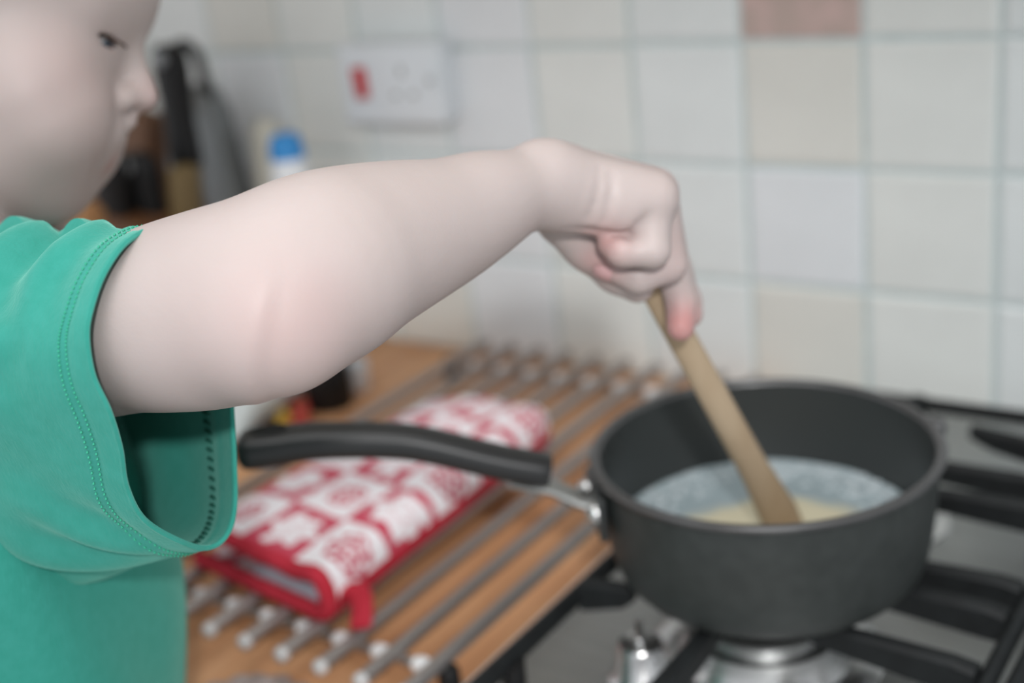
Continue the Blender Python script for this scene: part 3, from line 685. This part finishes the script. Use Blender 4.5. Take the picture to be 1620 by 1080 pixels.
for s in (-1, 1):
    he((84, s*60, 90), (40, 40, 40), 8)                               # closed upper lids over the eyeballs
    he((100, s*76, 76), (30, 34, 11), 2, -1, -.3)
    he((-130, s*212, 60), (46, 14, 72), 14, tilt=-.15); he((-122, s*226, 66), (26, 10, 46), 10, -1)   # ears
# ---- neck, trunk, left arm under the shirt
cone(Hd(-250, 0, -70), Hd(-320, 0, -300), 118*HS, 122*HS, .15)
up_ = np.array([0, 0, 1.]); hr_ = RT*[1, 1, 0]; hr_ /= np.linalg.norm(hr_); hf_ = FW*[1, 1, 0]; hf_ /= np.linalg.norm(hf_)
tX = hr_*.98+hf_*.2; tX /= np.linalg.norm(tX); tY = np.cross(up_, tX); TR = np.array([tX, tY, up_])
cone(P(-120, 560, 5.65), P(-120, 540, 6.75), .38, .38, .3)
ell(P(-90, 650, 6.15), (.66, .98, 1.1), TR, .3); ell(P(-40, 900, 6.36), (.72, .92, 1.1), TR, .3); ell(P(-40, 1180, 6.66), (.72, .98, .9), TR, .3)
LA = crom([[*P(-120, 500, 6.9), .42], [*P(60, 850, 7.35), .33], [*(P(120, 1130, 7.3)), .29], [*onz(215, 1195, -2.62), .2], [*onz(272, 1190, -2.68), .16]], 4)
for i in range(len(LA)-1): cone(LA[i, :3], LA[i+1, :3], LA[i, 3], LA[i+1, 3], .02)
lw = LA[-1, :3]; kn = onz(352, 1128, -2.8); ld = (kn-lw)*[1, 1, .2]; ld /= np.linalg.norm(ld); ln = np.cross(up_, ld); ln /= np.linalg.norm(ln)
for q, (o_, l_) in enumerate(((-.22, .30), (-.075, .34), (.075, .33), (.215, .26))):
    m0 = lw+ln*o_*.5; m1 = kn+ln*o_+np.array([0, 0, -.02*abs(q-1.5)]); m2 = m1+ld*l_+np.array([0, 0, -.06]); m3 = m2+ld*.2+np.array([0, 0, -.09])
    cone(m0, m1, .15, .115, .12); cone(m1, m2, .1, .085, .05); cone(m2, m3, .085, .07, .03)
cone(lw+ln*.1, kn-ld*.12+ln*.36+np.array([0, 0, -.06]), .13, .1, .1); cone(kn-ld*.12+ln*.36+np.array([0, 0, -.06]), kn+ld*.15+ln*.46+np.array([0, 0, -.12]), .1, .075, .04)

VP, Q = surface_nets(.0175)
g = G(); g.v = VP; g.f = [tuple(q) for q in Q.tolist()]
# skin: pale, with blood showing at the elbow, finger tips, knuckles, nose and lips
sk_m = mat('skin', (222, 184, 168), .5, spec=.35, Subsurface_Weight=.12, Subsurface_Scale=.004); sk_m.node_tree.nodes['Principled BSDF'].inputs['Subsurface Radius'].default_value = (1, .35, .2)
b = sk_m.node_tree.nodes['Principled BSDF']; at_ = nd(sk_m, 'ShaderNodeAttribute'); at_.attribute_name = 'blush'
nz = nd(sk_m, 'ShaderNodeTexNoise'); nz.inputs['Scale'].default_value = 45; nz.inputs['Detail'].default_value = 5; lk(sk_m, coords(sk_m), nz.inputs['Vector'])
mx = nd(sk_m, 'ShaderNodeMix', data_type='RGBA'); mx.inputs['A'].default_value = (*lin((174, 162, 159)), 1); mx.inputs['B'].default_value = (*lin((178, 114, 111)), 1)
lk(sk_m, at_.outputs['Fac'], mx.inputs['Factor'])
mx2 = nd(sk_m, 'ShaderNodeMix', data_type='RGBA'); mx2.inputs['B'].default_value = (*lin((167, 154, 150)), 1)
mr = nd(sk_m, 'ShaderNodeMapRange'); mr.inputs[1].default_value = .4; mr.inputs[2].default_value = .75; mr.inputs[4].default_value = .35; lk(sk_m, nz.outputs['Fac'], mr.inputs[0])
lk(sk_m, mr.outputs[0], mx2.inputs['Factor']); lk(sk_m, mx.outputs['Result'], mx2.inputs['A']); lk(sk_m, mx2.outputs['Result'], b.inputs['Base Color'])
n2 = nd(sk_m, 'ShaderNodeTexNoise'); n2.inputs['Scale'].default_value = 900; lk(sk_m, coords(sk_m), n2.inputs['Vector'])
bp = nd(sk_m, 'ShaderNodeBump'); bp.inputs['Strength'].default_value = .12; bp.inputs['Distance'].default_value = .0006; lk(sk_m, n2.outputs['Fac'], bp.inputs['Height']); lk(sk_m, bp.outputs['Normal'], b.inputs['Normal'])
boy = build('person', g, sk_m, base=tuple(P(-40, 1180, 6.66)*[1, 1, 0]+[0, 0, -12]))
tag(boy, 'child in a green t-shirt leaning over the pan, stirring with one hand', 'person')
bl_ = np.zeros(len(VP))
for c, r, a in ((P(450, 500, 4.4), .26, .3), (P(395, 520, 4.4), .3, .12), (H(1077, 520, 5.92), .16, .95), (H(1091, 500, 6.1), .12, .6), (H(958, 382, 5.55), .14, .5), (H(952, 420, 5.72), .13, .6), (H(1060, 400, 5.75), .2, .15), (H(1055, 290, 5.75), .25, .12),
                (Hd(100, 0, -100), .085, .8), (Hd(108, 0, -84), .05, .4), (Hd(176, 0, 0), .16, .22), (Hd(60, -150, -30), .5, .14), (Hd(22, -178, -34), .035, .45), (Hd(40, -120, 100), .3, .06)):
    bl_ = np.maximum(bl_, a*np.exp(-((np.linalg.norm(VP-c, axis=1)/r)**2)*1.6))
at = boy.data.attributes.new('blush', 'FLOAT', 'POINT'); at.data.foreach_set('value', bl_.astype(np.float32))
# nails
nail = mat('nail', (190, 150, 150), .3)
for tip_, root_, r_, nn in ((H(964, 420, 5.78), H(1010, 438, 5.76), .066, -UP*.72-FW*.55-RT*.42),):
    t_ = tip_-root_; t_ /= np.linalg.norm(t_); nn = nn-t_*(nn@t_); nn /= np.linalg.norm(nn); sd = np.cross(t_, nn); g = G(); v = []
    for i in range(7):
        for j in range(7):
            u_, w_ = (i-3)/3, (j-3)/3; a = w_*.75*math.sqrt(max(.1, 1-max(0, u_)**2*.7)); rr = r_+.004-.012*max(0, u_)**2
            v.append(tip_+t_*(u_*.042+.012)+rr*(nn*math.cos(a)+sd*math.sin(a)))
    g.add(v, [(i*7+j, i*7+j+1, i*7+8+j, i*7+7+j) for i in range(6) for j in range(6)]); build('fingernail', g, nail, boy)
# eyes, lashes, brows
eye_m = mat('eye_white', (226, 226, 228), .15); iris_m = mat('iris', (70, 92, 110), .2); lash_m = mat('lash', (70, 52, 42), .7)
for s in (-1, 1):
    g = G(); ball(g, Hd(83, s*60, 89), 37.5*HS, 20); e_ = build('eye', g, eye_m, boy)
    dv = hX*.72-hZ*.72+hY*s*.06; dv /= np.linalg.norm(dv); g = G(); c_ = Hd(83, s*60, 89)
    lathe(g, [(17*HS, 33.6*HS), (15*HS, 35.8*HS), (8*HS, 38.4*HS), (.0001, 39*HS)], c_, 20, dv); build('iris', g, iris_m, e_)
    g = G()
    for q in range(26):
        a = -1.15+2.3*q/25; y_ = s*60+36*math.sin(a); x_ = 83+41*math.cos(a)*.98; z_ = 85-4*math.cos(a)
        tip_ = (x_+17*math.cos(a)+3, y_+12*math.sin(a), z_-13)
        tube(g, [Hd(x_-4, y_, z_+1), Hd(x_+6, y_*1.0, z_-5), Hd(*tip_)], [2.8*HS, 2.2*HS, .6*HS], 5)
    build('eyelashes', g, lash_m, boy)
    g = G()
    for q in range(60):
        t_ = q/59; y_ = s*(6+105*t_)+random.uniform(-2, 2); zb = 136+16*math.sin(t_*2.6)+random.uniform(-7, 7); xb = 138-34*t_*t_-14*t_
        p0 = Hd(xb-2, y_, zb); p1 = Hd(xb+2, y_+s*10, zb+7); tube(g, [p0, (p0+p1)/2+hX*HS*3, p1], [1.6*HS, 1.3*HS, .4*HS], 4)
    build('eyebrow', g, mat('brow_hair', (150, 112, 84), .8), boy)
# hair: cap of short tufts over the skull
hair_m = noise_tint(mat('hair', (150, 110, 74), .6), (118, 84, 56), 220, (1, 1, .5)); g = G(); N1, N2 = 34, 20; v = []
for i in range(N2+1):
    for k in range(N1):
        a = 2*math.pi*k/N1; low = .10+.62*(.5-.5*math.cos(a))**.8                # hairline: high at the front, down to the nape
        th = (i/N2)*math.pi*(.36+.34*(.5-.5*math.cos(a))); w = 1.045+.02*noise.noise(Vector((3*math.cos(a), 3*math.sin(a), th*4)))
        v.append(Hd(-105+285*w*math.sin(th)*math.cos(a), 226*w*math.sin(th)*math.sin(a), 190+236*w*math.cos(th)))
g.add(v, [(i*N1+k, (i+1)*N1+k, (i+1)*N1+(k+1) % N1, i*N1+(k+1) % N1) for i in range(N2) for k in range(N1)])
for q in range(1500):                                # short strands lying back from the crown
    a = random.uniform(0, 2*math.pi); f_ = random.random()**.6; th = f_*math.pi*(.36+.34*(.5-.5*math.cos(a)))+.02; th2 = th+.16; a2 = a+random.uniform(-.12, .12)
    hs = [Hd(-105+285*w*math.sin(t_)*math.cos(b_), 226*w*math.sin(t_)*math.sin(b_), 190+236*w*math.cos(t_)) for t_, b_, w in ((th, a, 1.05), ((th+th2)/2, (a+a2)/2, 1.085), (th2, a2, 1.06))]
    tube(g, hs, [4.5*HS, 4*HS, .8*HS], 3)
hm = build('hair', g, hair_m, boy); sm = hm.modifiers.new('sol', 'SOLIDIFY'); sm.thickness = .006; sm.offset = 0

# ---- t-shirt
sh_m = noise_tint(mat('jersey_green', (53, 142, 129), .9, spec=.12, Sheen_Weight=.35, Sheen_Roughness=.5), (48, 138, 124), 160, bump=0)
b = sh_m.node_tree.nodes['Principled BSDF']; b.inputs['Sheen Tint'].default_value = (.5, 1, .85, 1)
wv = nd(sh_m, 'ShaderNodeTexNoise'); wv.inputs['Scale'].default_value = 700; wv.inputs['Detail'].default_value = 3; lk(sh_m, coords(sh_m, (1, 1, .35)), wv.inputs['Vector'])
bp = nd(sh_m, 'ShaderNodeBump'); bp.inputs['Strength'].default_value = .35; bp.inputs['Distance'].default_value = .0008; lk(sh_m, wv.outputs['Fac'], bp.inputs['Height']); lk(sh_m, bp.outputs['Normal'], b.inputs['Normal'])
hem = [(254, 361, 4.72), (203, 380, 4.5), (165, 430, 4.42), (143, 490, 4.40), (137, 535, 4.40), (147, 595, 4.44), (172, 650, 4.50), (190, 710, 4.60), (200, 770, 4.70), (228, 822, 4.80), (285, 856, 4.95), (328, 866, 5.1), (358, 846, 5.16), (371, 800, 5.2), (370, 720, 5.26), (366, 640, 5.28), (362, 540, 5.4), (345, 440, 5.3), (308, 372, 5.06)]
r1 = [(178, 368, 4.86), (120, 396, 4.66), (80, 450, 4.6), (55, 510, 4.55), (45, 560, 4.55), (55, 620, 4.6), (75, 680, 4.68), (95, 740, 4.78), (115, 800, 4.9), (150, 850, 5.0), (210, 880, 5.1), (260, 880, 5.25), (300, 850, 5.4), (315, 800, 5.5), (310, 720, 5.58), (300, 640, 5.6), (290, 540, 5.6), (270, 440, 5.5), (230, 385, 5.25)]
r2 = [(90, 373, 5.05), (30, 400, 4.85), (-20, 450, 4.75), (-45, 510, 4.72), (-55, 560, 4.72), (-45, 620, 4.76), (-25, 690, 4.85), (-5, 750, 4.95), (20, 820, 5.05), (70, 880, 5.2), (140, 905, 5.35), (200, 900, 5.5), (240, 860, 5.65), (255, 800, 5.75), (250, 720, 5.8), (240, 640, 5.85), (225, 540, 5.85), (200, 440, 5.75), (150, 385, 5.4)]
r3 = [(0, 364, 5.3), (-60, 390, 5.1), (-110, 450, 5.0), (-140, 520, 5.0), (-150, 580, 5.0), (-140, 640, 5.05), (-120, 710, 5.15), (-90, 780, 5.25), (-50, 850, 5.35), (10, 910, 5.5), (80, 930, 5.65), (140, 920, 5.8), (180, 870, 5.95), (190, 800, 6.05), (185, 720, 6.1), (175, 640, 6.1), (160, 540, 6.1), (130, 440, 6.0), (70, 385, 5.7)]
r4 = [(x-110, y+10, D+.35) for x, y, D in r3]
rings = [crom([P(*q) for q in r], 8, True) for r in (hem, r1, r2, r3, r4)]
NR = len(rings[0]); VS = 64
grid = np.zeros((VS+1, NR, 3)); ra_ = np.array(rings)
for k in range(NR): grid[:, k] = crom(ra_[:, k], VS//4)
cen = grid.mean(1, keepdims=True); nrm = grid-cen; nrm /= np.linalg.norm(nrm, axis=2, keepdims=True)
uu = np.linspace(0, 1, NR, endpoint=False)[None, :]; vv_ = np.linspace(0, 1, VS+1)[:, None]
def wrapd(u, c): d = np.abs(u-c); return np.minimum(d, 1-d)
disp = np.zeros((VS+1, NR))
# shoulder folds, the armpit creases, and small wrinkles
disp += .055*np.exp(-(wrapd(uu, .02)/.13)**2)*np.sin((vv_*3.6+uu*1.5+wrapd(uu, .1)*2.)*2*np.pi)*np.clip((vv_-.13)/.2, 0, 1)
disp += .035*np.exp(-(wrapd(uu, .2)/.08)**2)*np.sin((vv_*2.2+wrapd(uu, .25)*6)*2*np.pi)*np.clip((vv_-.25)/.2, 0, 1)
disp += .03*np.exp(-(wrapd(uu, .48)/.06)**2)*np.sin((vv_*4+uu*9)*2*np.pi)*np.clip((vv_-.08)/.1, 0, 1)
for i in range(VS+1):
    for k in range(NR):
        p = grid[i, k]; disp[i, k] += .014*noise.noise(Vector((p[0]*3.1, p[1]*3.1, p[2]*3.1)))*min(1, i/6)
disp -= .008*np.exp(-((vv_-.105)/.012)**2)                         # hem stitched down
grid2 = grid+nrm*disp[..., None]
g = G(); g.add(grid2.reshape(-1, 3), [(i*NR+k, (i+1)*NR+k, (i+1)*NR+(k+1) % NR, i*NR+(k+1) % NR) for i in range(VS) for k in range(NR)])
# trunk of the shirt
TRG = [(-262, 366, 6.33, .43, .45), (-257, 386, 6.3, .64, .84), (-240, 424, 6.22, .82, 1.2), (-195, 500, 6.15, .88, 1.3), (-115, 620, 6.15, .88, 1.25), (-55, 730, 6.2, .87, 1.19), (-30, 860, 6.33, .905, 1.17), (-20, 960, 6.43, .93, 1.17), (-16, 1080, 6.55, .955, 1.2), (-16, 1220, 6.7, .97, 1.24), (-16, 1420, 6.92, 1.0, 1.27)]
TA = crom([[*P(x, y, D), a, b_] for x, y, D, a, b_ in TRG], 7); NT = 96; v = []
for i, q in enumerate(TA):
    for k in range(NT):
        a = 2*math.pi*k/NT; ca, sa = math.cos(a), math.sin(a); e = .85
        p = q[:3]+tX*q[3]*math.copysign(abs(ca)**e, ca)+tY*q[4]*math.copysign(abs(sa)**e, sa)
        n_ = tX*ca+tY*sa; d = .02*noise.noise(Vector((p[0]*1.6, p[1]*1.6, p[2]*2.0)))+.028*math.sin(7*a+p[2]*2.2+2*noise.noise(Vector((p[0], p[1], p[2]))))*min(1, max(0, (i-14)/20))
        v.append(p+n_*d)
n0 = len(g.v)
g.add(v, [(i*NT+k, (i+1)*NT+k, (i+1)*NT+(k+1) % NT, i*NT+(k+1) % NT) for i in range(len(TA)-1) for k in range(NT)])
# left sleeve, on the far side
LS = crom([[*P(-120, 500, 6.7), .5], [*P(-90, 560, 6.95), .5], [*P(-30, 680, 7.12), .47], [*P(20, 770, 7.25), .45]], 6)
tube(g, LS[:, :3], LS[:, 3], 32, False)
shirt = build('t_shirt', g, sh_m, boy); sm = shirt.modifiers.new('sol', 'SOLIDIFY'); sm.thickness = .0016; sm.offset = 0
# hem: rolled edge and two rows of stitches
g = G(); tube(g, list(grid2[0])+[grid2[0][0]], .012, 6, False); build('hem_edge', g, sh_m, shirt)
st_m = mat('thread', (50, 160, 130), .8); g = G()
for row in (6.8, 8.4):
    i0 = int(row); fr_ = row-i0; ln_ = grid2[i0]*(1-fr_)+grid2[i0+1]*fr_; ln_ = np.repeat(ln_, 2, 0); ln_[1::2] = (ln_[1::2]+np.roll(ln_[::2], -1, 0))/2
    nn = np.repeat(nrm[i0], 2, 0)
    for k in range(0, len(ln_), 2):
        a, c = ln_[k]+nn[k]*.012, ln_[(k+1) % len(ln_)]+nn[k]*.012; tube(g, [a, (a+c)/2+nn[k]*.003, c], [.003, .005, .003], 4)
build('hem_stitching', g, st_m, shirt)
g = G(); st2 = mat('thread_dark', (22, 92, 78), .8); ln_ = np.repeat(grid2[9], 2, 0); ln_[1::2] = (ln_[1::2]+np.roll(ln_[::2], -1, 0))/2; lo_ = np.repeat(grid2[11], 2, 0); lo_[1::2] = (lo_[1::2]+np.roll(lo_[::2], -1, 0))/2; nn = np.repeat(nrm[10], 2, 0)
for k in range(0, len(ln_), 3):
    a, c = ln_[k]-nn[k]*.014, lo_[(k+1) % len(lo_)]-nn[k]*.014
    tube(g, [a, (a+c)/2-nn[k]*.006, c], [.007, .009, .007], 4)
build('inside_overlock', g, st2, shirt)
# neckband
g = G(); tube(g, list(np.array(v[:NT]))+[v[0]], .045, 8, False); build('neckband', g, sh_m, shirt)
# trousers and shoes, out of view below the worktop edge
hip = P(-40, 1250, 6.74); g = G()
pv = [hip+np.array([0, 0, .9]), hip+np.array([0, 0, .1])]
tube(g, [hip+np.array([0, 0, .6]), hip+np.array([0, 0, -.3]), hip+np.array([0, 0, -.9])], [.9, .95, .9], 24, True, (1, .75), upv=tX)
for s in (-1, 1):
    o_ = hip+tY*s*.48-tX*.0; fz = -11.7
    tube(g, [o_+[0, 0, -.2], o_+[0, 0, -2.5], [o_[0], o_[1], fz+3.2], [o_[0], o_[1], fz]], [.56, .52, .4, .36], 20)
build('trousers', g, M['jeans'], boy)
for s in (-1, 1):
    o_ = hip+tY*s*.48; g = G(); box(g, (o_[0]+tX[0]*.3, o_[1]+tX[1]*.3, -11.78), (1.5, .68, .42), .18, np.c_[tX, tY, up_], 3); build('shoe', g, M['black'], boy)
